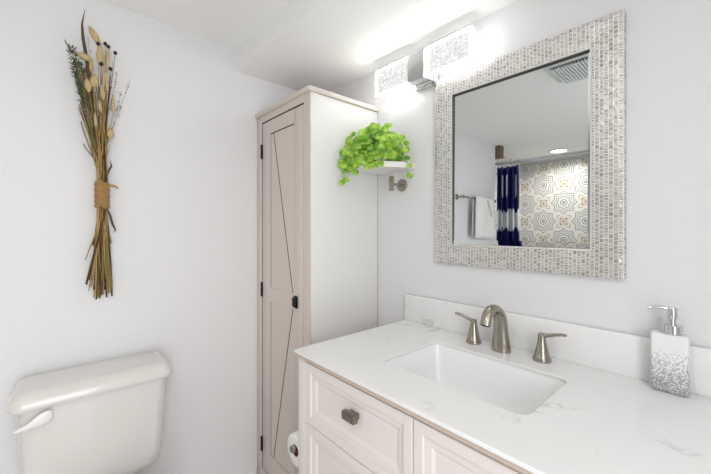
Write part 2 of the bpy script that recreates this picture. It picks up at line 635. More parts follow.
def thing(name, label, cat, loc, group=None):
    o = bpy.data.objects.new(name, None)
    o.empty_display_size = 0.05
    o.location = loc
    COL.objects.link(o)
    return tag(o, label, cat, group)


def struct(name, bm, m):
    o = obj(name, bm, m, smooth=False, base=(0, 0, 0))
    o['kind'] = 'structure'
    return o


def sbox(name, m, *a):
    bm = bmesh.new()
    box(bm, *a)
    return struct(name, bm, m)


def part_box(name, parent, m, *a, bevel=0.0, seg=2):
    bm = bmesh.new()
    box(bm, *a, bevel=bevel, seg=seg)
    return obj(name, bm, m, parent)


# ---------------------------------------------------------------- the room
CEIL = 2.17
SOF = 2.055
XR = 2.35
YB = -3.21
XS = -0.16
sbox('floor', M['floor'], XS - 0.1, XR + 1.3, YB - 0.1, 0.1, -0.06, 0.0)
sbox('ceiling', M['ceiling'], XS - 0.1, XR + 0.1, YB - 0.1, 0.1, CEIL, CEIL + 0.06)
sbox('ceiling_soffit', M['ceiling'], 0.0, XR, -0.504, 0.0, SOF, CEIL)
sbox('wall_left', M['wall'], -0.10, 0.0, -2.19, 0.10, 0.0, CEIL)
sbox('wall_back', M['wall'], 0.0, XR + 0.1, 0.0, 0.10, 0.0, CEIL)
bm = bmesh.new()
box(bm, XR, XR + 0.1, -0.92, 0.0, 0, CEIL)
box(bm, XR, XR + 0.1, YB, -1.78, 0, CEIL)
box(bm, XR, XR + 0.1, -1.78, -0.92, 2.02, CEIL)
struct('wall_right', bm, M['wall'])
bm = bmesh.new()
for y0, y1 in ((-0.92, -0.85), (-1.85, -1.78)):
    box(bm, XR - 0.014, XR, y0, y1, 0, 2.09)
box(bm, XR - 0.014, XR, -1.78, -0.92, 2.02, 2.09)
struct('trim_1', bm, M['trim'])
sbox('wall_shower_back', M['tile_x'], XS, 1.52, YB - 0.1, YB, 0.0, 2.115)
sbox('trim_2', M['grey_trim'], XS, 1.52, YB - 0.1, YB + 0.012, 2.115, 2.145)
sbox('wall_shower_upper', M['wall'], XS, XR, YB - 0.1, YB, 2.145, CEIL)
sbox('wall_shower_left', M['tile_y'], XS - 0.1, XS, YB, -2.19, 0.0, CEIL)
sbox('wall_shower_right', M['wall'], 1.52, 1.62, YB, -2.19, 0.0, CEIL)
sbox('wall_niche', M['wall'], 1.62, XR, YB - 0.1, YB, 0.0, CEIL - 0.03)
sbox('wall_jamb', M['trim'], XS, 0.001, -2.205, -2.19, 0.0, CEIL)
sbox('baseboard_left', M['trim'], 0.0, 0.014, -2.19, -0.412, 0.0, 0.035)

# ---------------------------------------------------------------- tall cabinet in the corner
CX1, CY = 0.49, -0.398
t = thing('tall_cabinet', 'tall narrow greige linen cabinet with a braced barn-style door in the corner', 'cabinet', (0.245, -0.2, 0.0))
cab = t
bm = bmesh.new()
box(bm, 0.004, 0.022, CY + 0.02, -0.004, 0.0, 1.84)               # left side
box(bm, CX1 - 0.018, CX1, CY + 0.0052, -0.004, 0.0, 1.84)           # right side
box(bm, 0.022, CX1 - 0.018, -0.016, -0.006, 0.05, 1.84)           # back
box(bm, 0.022, CX1 - 0.018, CY + 0.05, -0.016, 0.05, 0.07)        # bottom board
obj('body', bm, M['melamine'], t)['label'] = 'whiter side panels'
bm = bmesh.new()
box(bm, 0.004, 0.058, CY, CY + 0.02, 0.0, 1.84, bevel=0.0015)
box(bm, 0.442, CX1, CY, CY + 0.005, 0.0, 1.84)
box(bm, 0.442, CX1 - 0.0185, CY + 0.005, CY + 0.02, 0.0, 1.84)
box(bm, 0.058, 0.442, CY, CY + 0.02, 1.808, 1.84)
box(bm, 0.058, 0.442, CY, CY + 0.02, 0.0, 0.055)
obj('face_frame', bm, M['cabinet'], t)
bm = bmesh.new()
box(bm, 0.003, CX1 + 0.010, CY - 0.012, -0.004, 1.8405, 1.862, bevel=0.003)
obj('top', bm, M['cabinet'], t)
dx0, dx1, dz0, dz1 = 0.0640, 0.4370, 0.061, 1.8005
ix0, ix1 = 0.148, 0.362
bm = bmesh.new()
box(bm, dx0 + 0.002, dx1 - 0.002, CY + 0.037, CY + 0.041, dz0, dz1)               # backing behind the boards
fy0, fy1 = CY + 0.0006, CY + 0.036


def prism(bm, pts, y0, y1):
    loft(bm, [[(x, y0, z) for x, z in pts], [(x, y1, z) for x, z in pts]])


box(bm, dx0, ix0 - 0.001, fy0, fy1, dz0, dz1, bevel=0.0015)
box(bm, ix1 + 0.002, dx1, fy0, fy1, dz0, dz1, bevel=0.0015)
box(bm, ix0 - 0.002, ix1 + 0.002, fy0, fy1, 1.737, dz1)
box(bm, ix0 - 0.002, ix1 + 0.002, fy0, fy1, dz0, 0.165)
box(bm, ix0 - 0.002, ix1 + 0.002, fy0, fy1, 0.915, 0.985)
py0, py1 = CY + 0.0012, CY + 0.036
g = 0.0045
# upper half: brace board falls from upper left to lower right; lower half: mirrored
zt, zb = 1.731, 0.986
prism(bm, [(ix0 + g, zb), (ix1 - 2 * g - 0.004, zb), (ix0 + 0.026, zt), (ix0 + g, zt)], py0, py1)
prism(bm, [(ix1 + 0.0015, zb), (ix1 + 0.0015, zt), (ix0 + 0.026 + 1.6 * g, zt), (ix1 - g - 0.001, zb)], py0, py1)
zt, zb = 0.914, 0.168
prism(bm, [(ix0 + g, zt), (ix1 - 2 * g - 0.004, zt), (ix0 + 0.026, zb), (ix0 + g, zb)], py0, py1)
prism(bm, [(ix1 + 0.0015, zt), (ix1 + 0.0015, zb), (ix0 + 0.026 + 1.6 * g, zb), (ix1 - g - 0.001, zt)], py0, py1)
door = obj('door', bm, M['cabinet'], t)
bm = bmesh.new()                                                   # dark fill painted as the shade in the grooves between the boards
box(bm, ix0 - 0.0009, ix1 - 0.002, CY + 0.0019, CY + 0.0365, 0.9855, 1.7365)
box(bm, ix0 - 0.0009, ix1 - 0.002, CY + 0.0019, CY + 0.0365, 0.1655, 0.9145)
obj('groove', bm, M['groove_shade'], door, smooth=False)['label'] = 'dark shade painted into the grooves between the boards'
bm = bmesh.new()  # dark strips stand in for the shade in the door's gap
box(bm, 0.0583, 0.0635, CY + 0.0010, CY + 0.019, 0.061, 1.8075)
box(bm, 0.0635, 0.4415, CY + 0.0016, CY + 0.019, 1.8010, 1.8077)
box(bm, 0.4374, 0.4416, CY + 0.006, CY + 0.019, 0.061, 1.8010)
obj('door_gap_shade', bm, M['groove_shade'], t, smooth=False)['label'] = 'dark strips painted as shade in the gap around the door'
bm = bmesh.new()
box(bm, 0.369, 0.399, CY - 0.006, CY - 0.002, 0.925, 0.978, bevel=0.001)
box(bm, 0.374, 0.394, CY - 0.011, CY - 0.006, 0.930, 0.973, bevel=0.003)
box(bm, 0.372, 0.396, CY - 0.016, CY - 0.011, 0.932, 0.971, bevel=0.002)
obj('knob', bm, M['black'], door)['label'] = 'black square knob'
for hz in (1.66, 0.965, 0.185):
    bm = bmesh.new()
    lathe(bm, [(0.0045, -0.036), (0.0045, 0.036)], (0.0600, CY - 0.004, hz), seg=12)
    box(bm, 0.0585, 0.0680, CY - 0.0035, CY - 0.0015, hz - 0.03, hz + 0.03)
    obj('hinge', bm, M['black'], t)['label'] = 'black hinge'

# ---------------------------------------------------------------- vanity cabinet
VX0, VX1, VY = 0.685, 1.632, -0.556
t = thing('bathroom_vanity', 'white shaker-style bathroom vanity with drawers beside a door under the quartz top', 'vanity', (1.17, -0.28, 0.0))
van = t
bm = bmesh.new()
box(bm, VX0, VX0 + 0.018, VY, -0.004, 0.0, 0.845, bevel=0.001)
box(bm, VX1 - 0.018, VX1, VY, -0.004, 0.0, 0.845, bevel=0.001)
box(bm, VX0 + 0.018, VX1 - 0.018, -0.016, -0.004, 0.1, 0.60)
box(bm, VX0 + 0.018, VX1 - 0.018, VY + 0.02, -0.016, 0.09, 0.108)
box(bm, VX0 + 0.018, VX1 - 0.018, VY + 0.06, VY + 0.075, 0.0, 0.09)
box(bm, 1.167, 1.185, VY + 0.02, -0.30, 0.108, 0.66)
obj('body', bm, M['vanity'], t)
bm = bmesh.new()
box(bm, VX0, 0.731, VY - 0.020, VY - 0.001, 0.0, 0.845, bevel=0.0015)
box(bm, 1.6, VX1, VY - 0.020, VY - 0.001, 0.0, 0.845, bevel=0.0015)
box(bm, 0.731, 1.6, VY - 0.012, VY - 0.001, 0.09, 0.122)
box(bm, 0.731, 1.6, VY - 0.012, VY - 0.001, 0.838, 0.845)
box(bm, 1.168, 1.184, VY - 0.008, VY - 0.001, 0.122, 0.838)
box(bm, 0.731, 1.168, VY - 0.008, VY - 0.001, 0.62, 0.65)
box(bm, 0.731, 1.168, VY - 0.008, VY - 0.001, 0.395, 0.42)
obj('face_frame', bm, M['vanity'], t)


def shaker_front(name, parent, x0, x1, z0, z1, m):
    """a front with an outer flat, a small step, a sloped ring and a flat panel"""
    bm = bmesh.new()
    yb, yf = VY - 0.009, VY - 0.0225
    rings = []
    for inset, y in ((0, yb), (0, yf + 0.0015), (0.0015, yf), (0.026, yf), (0.0268, yf + 0.0055), (0.046, yf + 0.0068), (0.054, yf + 0.0105)):
        rings.append([(x0 + inset, y, z0 + inset), (x1 - inset, y, z0 + inset), (x1 - inset, y, z1 - inset), (x0 + inset, y, z1 - inset)])
    loft(bm, rings)
    return obj(name, bm, m, parent, smooth=False)


def block_pull(parent, x, z, m):
    bm = bmesh.new()
    yf = VY - 0.012
    box(bm, x - 0.017, x + 0.017, yf - 0.012, yf, z - 0.008, z + 0.008, bevel=0.001)
    box(bm, x - 0.025, x + 0.025, yf - 0.030, yf - 0.012, z - 0.0115, z + 0.0115, bevel=0.0025)
    box(bm, x - 0.020, x + 0.020, yf - 0.0325, yf - 0.030, z - 0.0075, z + 0.0075, bevel=0.001)
    o = obj('pull', bm, m, parent)
    o['label'] = 'pewter block pull'
    return o


for z0, z1 in ((0.6415, 0.836), (0.409, 0.6385), (0.124, 0.406)):
    d = shaker_front('drawer', t, 0.7335, 1.1745, z0, z1, M['vanity'])
    block_pull(d, 0.965, (z0 + z1) / 2 + (0.018 if z0 > 0.6 else 0), M['bronze'])
d = shaker_front('door', t, 1.177, 1.5975, 0.124, 0.836, M['vanity'])
block_pull(d, 1.215, 0.52, M['bronze'])

# ---------------------------------------------------------------- countertop, backsplash, sink
KX0, KX1, KY = 0.680, 1.660, -0.592
SX0, SX1, SY0, SY1 = 0.944, 1.370, -0.440, -0.160


def slab_with_hole(bm, outer, inner, z0, z1):
    edges = []
    for lp in (outer, inner):
        vv = [bm.verts.new((x, y, z1)) for x, y in lp]
        for i in range(len(vv)):
            edges.append(bm.edges.new((vv[i], vv[(i + 1) % len(vv)])))
    res = bmesh.ops.triangle_fill(bm, edges=edges, use_beauty=True, use_dissolve=False)
    faces = [f for f in res['geom'] if isinstance(f, bmesh.types.BMFace)]
    ext = bmesh.ops.extrude_face_region(bm, geom=faces)
    for v in [e for e in ext['geom'] if isinstance(e, bmesh.types.BMVert)]:
        v.co.z = z0


t = thing('countertop', 'white quartz vanity countertop with faint grey veins and a sink cutout', 'countertop', (1.17, -0.29, 0.847))
bm = bmesh.new()
slab_with_hole(bm, [(KX0, KY), (KX1, KY), (KX1, -0.003), (KX0, -0.003)],
               [(p[0], p[1]) for p in rrect(SX0, SX1, SY0, SY1, 0.028, 0, 8)], 0.8575, 0.867)
top = obj('slab', bm, M['quartz'], t)
bv = top.modifiers.new('edge', 'BEVEL')
bv.width = 0.002
bv.segments = 2
bv.limit_method = 'ANGLE'
bv.angle_limit = R(50)
bm = bmesh.new()  # beige strip below the slab's outer edges
box(bm, KX0 + 0.002, KX1 - 0.002, KY + 0.003, KY + 0.040, 0.847, 0.8573)
box(bm, KX0 + 0.002, KX0 + 0.040, KY + 0.040, -0.003, 0.847, 0.8573)
box(bm, KX1 - 0.040, KX1 - 0.002, KY + 0.040, -0.003, 0.847, 0.8573)
obj('edge_strip', bm, M['edge_beige'], t)['label'] = 'beige underside strip'
bm = bmesh.new()
box(bm, KX0, KX1, -0.0225, -0.003, 0.8672, 0.981, bevel=0.0015)
obj('backsplash', bm, M['quartz'], t)

t = thing('sink', 'white rectangular undermount sink set into the quartz countertop', 'sink', (1.155, -0.306, 0.70))
bm = bmesh.new()
cx, cy = (SX0 + SX1) / 2, (SY0 + SY1) / 2
hx, hy = (SX1 - SX0) / 2, (SY1 - SY0) / 2
loops = []
# outer shell from the rim underside down, then the inner bowl back up is a second wall
prof_in = [(0.012, 0.8570, 0.03), (0.004, 0.8570, 0.03), (-0.002, 0.840, 0.03), (-0.006, 0.815, 0.035), (-0.012, 0.770, 0.04), (-0.018, 0.742, 0.045),
           (-0.028, 0.728, 0.05), (-0.045, 0.720, 0.05), (-0.08, 0.716, 0.045), (-0.118, 0.7135, 0.018)]
for d_, z, rad in prof_in:
    loops.append(rrect(cx - hx - d_, cx + hx + d_, cy - hy - d_, cy + hy + d_, rad, z, 8))
outer = []
for d_, z, rad in [(-0.09, 0.700, 0.04), (0.0, 0.712, 0.05), (0.008, 0.760, 0.045), (0.012, 0.835, 0.03), (0.012, 0.8570, 0.03)]:
    outer.append(rrect(cx - hx - d_, cx + hx + d_, cy - hy - d_, cy + hy + d_, rad, z, 8))
loft(bm, outer + loops, True, True)
bowl = obj('basin', bm, M['sink'], t, angle=50)
bm = bmesh.new()
lathe(bm, [(0.024, 0.0), (0.024, 0.0025), (0.021, 0.004), (0.017, 0.0035), (0.016, 0.006), (0.010, 0.0085), (0.002, 0.009)], (cx, cy, 0.7138), seg=28)
obj('drain', bm, M['nickel'], t)['label'] = 'brushed metal drain'

# ---------------------------------------------------------------- faucet
FX, FY, FZ = 1.146, -0.082, 0.8672
t = thing('faucet', 'brushed nickel widespread faucet with arched spout behind the sink', 'faucet', (FX, FY, FZ))
bm = bmesh.new()
path = [(FX, FY, FZ), (FX, FY, FZ + 0.008), (FX, FY - 0.001, FZ + 0.035), (FX, FY - 0.003, FZ + 0.070)]
path += bez((FX, FY - 0.005, FZ + 0.095), (FX, FY - 0.010, FZ + 0.142), (FX, FY - 0.064, FZ + 0.164), (FX, FY - 0.092, FZ + 0.132), 14)
path += [(FX, FY - 0.101, FZ + 0.116), (FX, FY - 0.107, FZ + 0.102)]
rr = []
for i, p in enumerate(path):
    s = i / (len(path) - 1)
    if i < 2:
        rr.append((0.031, 0.026))
    elif i == 2:
        rr.append((0.0275, 0.0225))
    else:
        k = min(1, (s - 0.12) / 0.5)
        rr.append((0.0235 - 0.0065 * k, 0.019 - 0.0055 * k))
sweep(bm, path, rr, 24, side=(1, 0, 0))
spout = obj('spout', bm, M['nickel'], t, angle=50)
bm = bmesh.new()
p_end = Vector(path[-1]); d_end = (Vector(path[-1]) - Vector(path[-2])).normalized()
sweep(bm, [p_end - d_end * 0.004, p_end + d_end * 0.002], [(0.0125, 0.0100)] * 2, 16, side=(1, 0, 0))
obj('aerator', bm, M['dark'], spout)
for sgn, hx_, hy_ in ((-1, 1.044, -0.077), (1, 1.269, -0.073)):
    bm = bmesh.new()
    lathe(bm, [(0.026, 0.0), (0.0265, 0.004), (0.0255, 0.009), (0.0235, 0.0100), (0.0235, 0.012), (0.0225, 0.0135), (0.0185, 0.030), (0.0140, 0.052), (0.0115, 0.066), (0.0110, 0.074),
               (0.0115, 0.080), (0.0085, 0.083), (0.002, 0.0835)], (hx_, hy_, FZ), seg=28)
    h = obj('handle', bm, M['nickel'], t, angle=40)
    bm = bmesh.new()
    z0 = FZ + 0.077
    pts = bez((hx_ - sgn * 0.006, hy_, z0), (hx_ + sgn * 0.022, hy_ + 0.001, z0 + 0.000), (hx_ + sgn * 0.042, hy_ - 0.003, z0 + 0.016), (hx_ + sgn * 0.069, hy_ - 0.008, z0 + 0.016), 12)
    rad = [(0.0095 - 0.003 * min(1, i / 5) + (0.0022 if i > 8 else 0), 0.0075 - 0.0028 * min(1, i / 7)) for i in range(13)]
    rad[-1] = (0.0055, 0.0032)
    sweep(bm, pts, rad, 14, side=(0, 1, 0))
    obj('lever', bm, M['nickel'], h, angle=50)

# ---------------------------------------------------------------- soap dispenser
DX, DY, DZ = 1.558, -0.049, 0.8675
t = thing('soap_dispenser', 'rectangular white soap dispenser with grey glitter foot and chrome pump on the countertop', 'soap dispenser', (DX, DY, DZ))
bm = bmesh.new()
loops = []
for ins, z in ((0.004, 0.0), (0.0012, 0.0018), (0.0, 0.005), (0.0, 0.139), (0.0012, 0.1425), (0.004, 0.144)):
    loops.append([(p[0], p[1], DZ + z) for p in rrect(DX - 0.035 + ins, DX + 0.035 - ins, DY - 0.019 + ins, DY + 0.019 - ins, 0.006, 0, 5)])
loft(bm, loops)
obj('bottle', bm, M['soap'], t)
bm = bmesh.new()
px_ = DX + 0.004
lathe(bm, [(0.0185, 0.1442), (0.0200, 0.1455), (0.0200, 0.1650), (0.0180, 0.1668), (0.0085, 0.1668), (0.0080, 0.181), (0.0100, 0.182), (0.0105, 0.1840), (0.0105, 0.206), (0.0090, 0.2085), (0.001, 0.209)], (px_, DY, DZ), seg=24)
pump = obj('pump', bm, M['chrome'], t, angle=40)
bm = bmesh.new()
sweep(bm, [(px_, DY, DZ + 0.2045), (px_ - 0.02, DY - 0.006, DZ + 0.206), (px_ - 0.038, DY - 0.012, DZ + 0.2055), (px_ - 0.046, DY - 0.0145, DZ + 0.199)], [(0.006, 0.0042), (0.0055, 0.0038), (0.0045, 0.0034), (0.0036, 0.003)], 12)
obj('nozzle', bm, M['chrome'], pump)

# ---------------------------------------------------------------- mirror
MX0, MX1, MZ0, MZ1, FW = 0.842, 1.462, 1.131, 1.875, 0.080
t = thing('wall_mirror', 'rectangular wall mirror in a wide silver mosaic frame above the faucet', 'mirror', (1.147, 0.0, MZ0))
bm = bmesh.new()
rings = []
for ins, y in ((0.0, -0.003), (0.0, -0.021), (0.002, -0.024), (0.012, -0.026), (FW - 0.005, -0.023), (FW - 0.004, -0.0245), (FW, -0.0235), (FW, -0.0045), (FW - 0.012, -0.003)):
    rings.append([(MX0 + ins, y, MZ0 + ins), (MX1 - ins, y, MZ0 + ins), (MX1 - ins, y, MZ1 - ins), (MX0 + ins, y, MZ1 - ins)])
rings.append(rings[0])
vr = [[bm.verts.new(p) for p in lp] for lp in rings[:-1]]
for i in range(len(vr)):
    a, b_ = vr[i], vr[(i + 1) % len(vr)]
    for k in range(4):
        fc = bm.faces.new((a[k], a[(k + 1) % 4], b_[(k + 1) % 4], b_[k]))
        fc.material_index = 1 if 4 <= i <= 5 else (2 if i == 6 else 0)
obj('frame', bm, [M['mosaic'], M['bead'], M['rebate']], t, smooth=False)
bm = bmesh.new()
gx0, gx1, gz0, gz1 = MX0 + FW + 0.0005, MX1 - FW - 0.0005, MZ0 + FW + 0.0005, MZ1 - FW - 0.0005
TILT = math.tan(R(0.63))


def gy(z):            # the glass leans back a touch in its rebate
    return -0.0200 + TILT * (z - gz0)


bw = 0.018
o_ = [(gx0, gz0), (gx1, gz0), (gx1, gz1), (gx0, gz1)]
i_ = [(gx0 + bw * 0.35, gz0 + bw), (gx1 - bw * 0.35, gz0 + bw), (gx1 - bw * 0.35, gz1 - bw * 0.35), (gx0 + bw * 0.35, gz1 - bw * 0.35)]
vo = [bm.verts.new((x, gy(z) + 0.0014, z)) for x, z in o_]
vi = [bm.verts.new((x, gy(z), z)) for x, z in i_]
vb = [bm.verts.new((x, gy(z) + 0.0034, z)) for x, z in o_]
bm.faces.new(vi)
for k in range(4):
    j = (k + 1) % 4
    bm.faces.new((vo[k], vo[j], vi[j], vi[k]))
    bm.faces.new((vo[j], vo[k], vb[k], vb[j]))
bm.faces.new(list(reversed(vb)))
obj('glass', bm, M['mirror'], t, smooth=False)

# ---------------------------------------------------------------- vanity light
LX0, LX1, LZ0, LZ1 = 0.542, 1.030, 1.886, 2.003
LYF, LYB = -0.066, -0.046
t = thing('vanity_light', 'wall light of two glowing bubble-glass panels joined by a satin nickel block', 'light fixture', (0.79, 0.0, LZ0))
bm = bmesh.new()
box(bm, 0.735, 0.850, -0.020, -0.003, LZ0 - 0.018, LZ0 + 0.10, bevel=0.002)
box(bm, 0.745, 0.842, -0.040, -0.020, LZ0 - 0.012, LZ0 + 0.02, bevel=0.002)
obj('wall_plate', bm, M['chrome'], t)
bm = bmesh.new()
box(bm, 0.750, 0.832, -0.088, -0.040, LZ0 - 0.008, LZ1 - 0.010, bevel=0.002)
obj('centre_block', bm, M['bracket'], t)
for x0, x1, free in ((LX0, 0.7485, -1), (0.8335, LX1, 1)):
    bm = bmesh.new()
    LYM = LYF + 0.009
    box(bm, x0 + 0.009, x1 - 0.009, LYF + 0.001, LYM, LZ0 + 0.0095, LZ1 - 0.0095)
    pn = obj('glass_panel', bm, M['bubble'], t)
    bm = bmesh.new()
    box(bm, x0, x1, LYM + 0.0003, LYB, LZ0, LZ1, bevel=0.001)
    obj('back_glow_fill', bm, M['back_glow'], pn)['label'] = 'added glowing back that brightens the wall behind the panel'
    bm = bmesh.new()
    box(bm, x0, x1, LYF, LYB, LZ1 + 0.0003, LZ1 + 0.0015)  # added unseen lip that keeps the rim's light off the soffit
    obj('added_light_cap', bm, M['trim'], pn)
    bm = bmesh.new()
    w = 0.009
    box(bm, x0, x1, LYF, LYM, LZ0, LZ0 + w)
    box(bm, x0, x1, LYF, LYM, LZ1 - w, LZ1)
    box(bm, x0, x0 + w, LYF, LYM, LZ0 + w, LZ1 - w)
    box(bm, x1 - w, x1, LYF, LYM, LZ0 + w, LZ1 - w)
    obj('lit_rim', bm, M['led'], pn, smooth=False)['label'] = 'glowing white rim'

# ---------------------------------------------------------------- corner shelf, plant, hook
SHX, SHY, SHZ, SHR = CX1 + 0.002, -0.002, 1.534, 0.228
bm = bmesh.new()
arc = [(SHX + SHR * math.cos(a), SHY - SHR * math.sin(a)) for a in [R(90) * i / 20 for i in range(21)]]
pts = [(SHX, SHY)] + arc
for z_lo, z_hi in ((SHZ, SHZ + 0.024),):
    loft(bm, [[(x, y, z_lo) for x, y in pts], [(x, y, z_hi) for x, y in pts]])
sh = obj('corner_shelf', bm, M['shelf'], base=(SHX + 0.1, -0.1, SHZ))
tag(sh, 'white quarter-round corner shelf under the potted plant beside the tall cabinet', 'shelf')

PX, PY, PZ = 0.592, -0.103, SHZ + 0.0245
t = thing('potted_plant', 'bushy bright green trailing plant with round leaves on the corner shelf', 'plant', (PX, PY, PZ))
bm = bmesh.new()
lathe(bm, [(0.034, 0.0), (0.037, 0.002), (0.046, 0.060), (0.048, 0.064), (0.047, 0.067), (0.0435, 0.066), (0.042, 0.058)], (PX, PY, PZ), seg=28, cap=True)
pot = obj('pot', bm, M['pot'], t, angle=50)
bm = bmesh.new()
lathe(bm, [(0.0415, 0.0584), (0.041, 0.0600), (0.02, 0.063), (0.002, 0.064)], (PX, PY, PZ), seg=20)
obj('soil', bm, M['soil'], pot)
stem_bm, leaf_bm = bmesh.new(), bmesh.new()


def add_leaf(bm, tip, nrm, rad):
    n = Vector(nrm).normalized()
    h = Vector((0, 0, 1)) if abs(n.z) < 0.9 else Vector((1, 0, 0))
    a = n.cross(h).normalized()
    b = n.cross(a)
    rot = random.uniform(0, 2 * PI)
    k = 14
    c = bm.verts.new(Vector(tip) - n * rad * 0.02)
    r1, r2 = [], []
    sx = random.uniform(0.82, 1.0)
    for i in range(k):
        th = 2 * PI * i / k
        ca, sa = math.cos(th + rot), math.sin(th + rot) * sx
        r1.append(bm.verts.new(Vector(tip) + (a * ca + b * sa) * rad * 0.55 + n * rad * 0.05))
        r2.append(bm.verts.new(Vector(tip) + (a * ca + b * sa) * rad - n * rad * (0.10 + 0.06 * math.sin(3 * th))))
    for i in range(k):
        j = (i + 1) % k
        bm.faces.new((c, r1[i], r1[j]))
        bm.faces.new((r1[i], r2[i], r2[j], r1[j]))


cview = Vector((0.55, -0.75, -0.05))
rootp = Vector((PX, PY, PZ + 0.060))
leaves = []
# dome of leaves (directions over the upper half), then a looser left lobe, then trailing ones
for i in range(105):
    for _ in range(20):
        az = random.uniform(0, 2 * PI)
        el = random.uniform(R(-28), R(88))
        dirv = Vector((math.cos(az) * math.cos(el), math.sin(az) * math.cos(el), math.sin(el)))
        rr_ = random.uniform(0.66, 1.0)
        p = rootp + Vector((dirv.x * 0.120, dirv.y * 0.125, dirv.z * 0.122 - 0.010)) * rr_
        if p.x > SHX + 0.018 and p.y < -0.020 and p.z > SHZ + 0.035:
            leaves.append((p, dirv * 0.7 + cview * 0.55 + Vector((0, 0, 0.25)), random.uniform(0.013, 0.0195)))
            break
for i in range(44):
    p = Vector((random.uniform(0.515, 0.61), random.uniform(-0.248, -0.150), random.uniform(1.545, 1.665)))
    leaves.append((p, cview + Vector((random.uniform(-.5, .5), random.uniform(-.5, .3), random.uniform(-.2, .7))), random.uniform(0.013, 0.019)))
for i in range(34):
    f, h = random.uniform(-0.085, 0.085), random.uniform(0.075, 0.125)
    p = Vector((PX + 0.70 * h + 0.71 * f, PY - 0.71 * h + 0.70 * f, random.uniform(1.572, 1.672)))
    if p.y < -0.03:
        leaves.append((p, cview + Vector((random.uniform(-.6, .6), random.uniform(-.6, .6), random.uniform(-.2, .9))), random.uniform(0.013, 0.019)))
for i in range(26):
    a = R(random.uniform(42, 86))
    rr_ = SHR + random.uniform(0.004, 0.03)
    leaves.append((Vector((SHX + rr_ * math.cos(a), SHY - rr_ * math.sin(a), random.uniform(1.530, 1.580))),
                   cview + Vector((random.uniform(-.4, .4), random.uniform(-.4, .4), random.uniform(-.3, .6))), random.uniform(0.012, 0.0175)))
for q_ in ((0.660, -0.165, 1.585), (0.640, -0.180, 1.592), (0.668, -0.150, 1.600), (0.650, -0.172, 1.612), (0.676, -0.146, 1.578), (0.632, -0.186, 1.574), (0.655, -0.160, 1.630)):
    leaves.append((Vector(q_), cview + Vector((random.uniform(-.4, .4), random.uniform(-.4, .4), random.uniform(-.1, .6))), 0.0175))
for i in range(22):
    az, el = random.uniform(R(-120), R(30)), random.uniform(R(5), R(80))
    dirv = Vector((math.cos(az) * math.cos(el), math.sin(az) * math.cos(el), math.sin(el)))
    p = rootp + Vector((dirv.x * 0.135, dirv.y * 0.14, dirv.z * 0.116)) * random.uniform(0.94, 1.05)
    if p.x > SHX + 0.018 and p.y < -0.02:
        leaves.append((p, dirv * 0.5 + cview * 0.8, random.uniform(0.011, 0.015)))
trail = [(0.538, -0.245, 1.520), (0.540, -0.245, 1.484), (0.518, -0.256, 1.545), (0.585, -0.235, 1.515), (0.602, -0.215, 1.552), (0.512, -0.250, 1.568),
         (0.728, -0.068, 1.610), (0.722, -0.058, 1.575), (0.735, -0.052, 1.542), (0.728, -0.050, 1.500), (0.595, -0.240, 1.508), (0.532, -0.262, 1.470)]
for p in trail:
    leaves.append((Vector(p), cview + Vector((random.uniform(-.3, .3), random.uniform(-.3, .3), random.uniform(-.1, .6))), random.uniform(0.013, 0.017)))
for p, n, rad in leaves:
    if math.hypot(p.x - SHX, p.y - SHY) < SHR + 0.015 and p.z < SHZ + 0.040:
        if math.hypot(p.x - SHX, p.y - SHY) > SHR - 0.03:      # hang it clear of the shelf's edge
            k_ = (SHR + 0.017) / math.hypot(p.x - SHX, p.y - SHY)
            p = Vector((SHX + (p.x - SHX) * k_, SHY + (p.y - SHY) * k_, p.z))
        else:
            p = Vector((p.x, p.y, SHZ + 0.042 + random.uniform(0, 0.01)))
    add_leaf(leaf_bm, p, n, rad)
    base = rootp + Vector((random.uniform(-.02, .02), random.uniform(-.02, .02), 0))
    over = Vector((p.x * 0.65 + base.x * 0.35, p.y * 0.65 + base.y * 0.35, max(p.z, SHZ + 0.06) + 0.012))
    sweep(stem_bm, bez(base, base * 0.6 + over * 0.4 + Vector((0, 0, 0.02)), over, p, 6), 0.0010, 5)
obj('stems', stem_bm, mat('green_petiole', (150, 190, 80), 0.6, noise=0.1), t)
obj('foliage', leaf_bm, M['leaf'], t)

HX, HZ = 0.650, 1.468
t = thing('robe_hook', 'small brushed nickel robe hook on the wall below the corner shelf', 'hook', (HX, 0.0, HZ - 0.03))
bm = bmesh.new()
lathe(bm, [(0.027, -0.002), (0.0275, -0.004), (0.0275, -0.009), (0.026, -0.011), (0.004, -0.0112)], (HX, 0, HZ), 'y', 28)
obj('wall_flange', bm, M['nickel'], t)
bm = bmesh.new()
lathe(bm, [(0.0065, -0.011), (0.0065, -0.072)], (HX, 0, HZ), 'y', 14)
obj('post', bm, M['nickel'], t)
bm = bmesh.new()
box(bm, HX - 0.011, HX + 0.011, -0.082, -0.072, HZ - 0.030, HZ + 0.036, bevel=0.002)
obj('hook_plate', bm, M['nickel'], t)

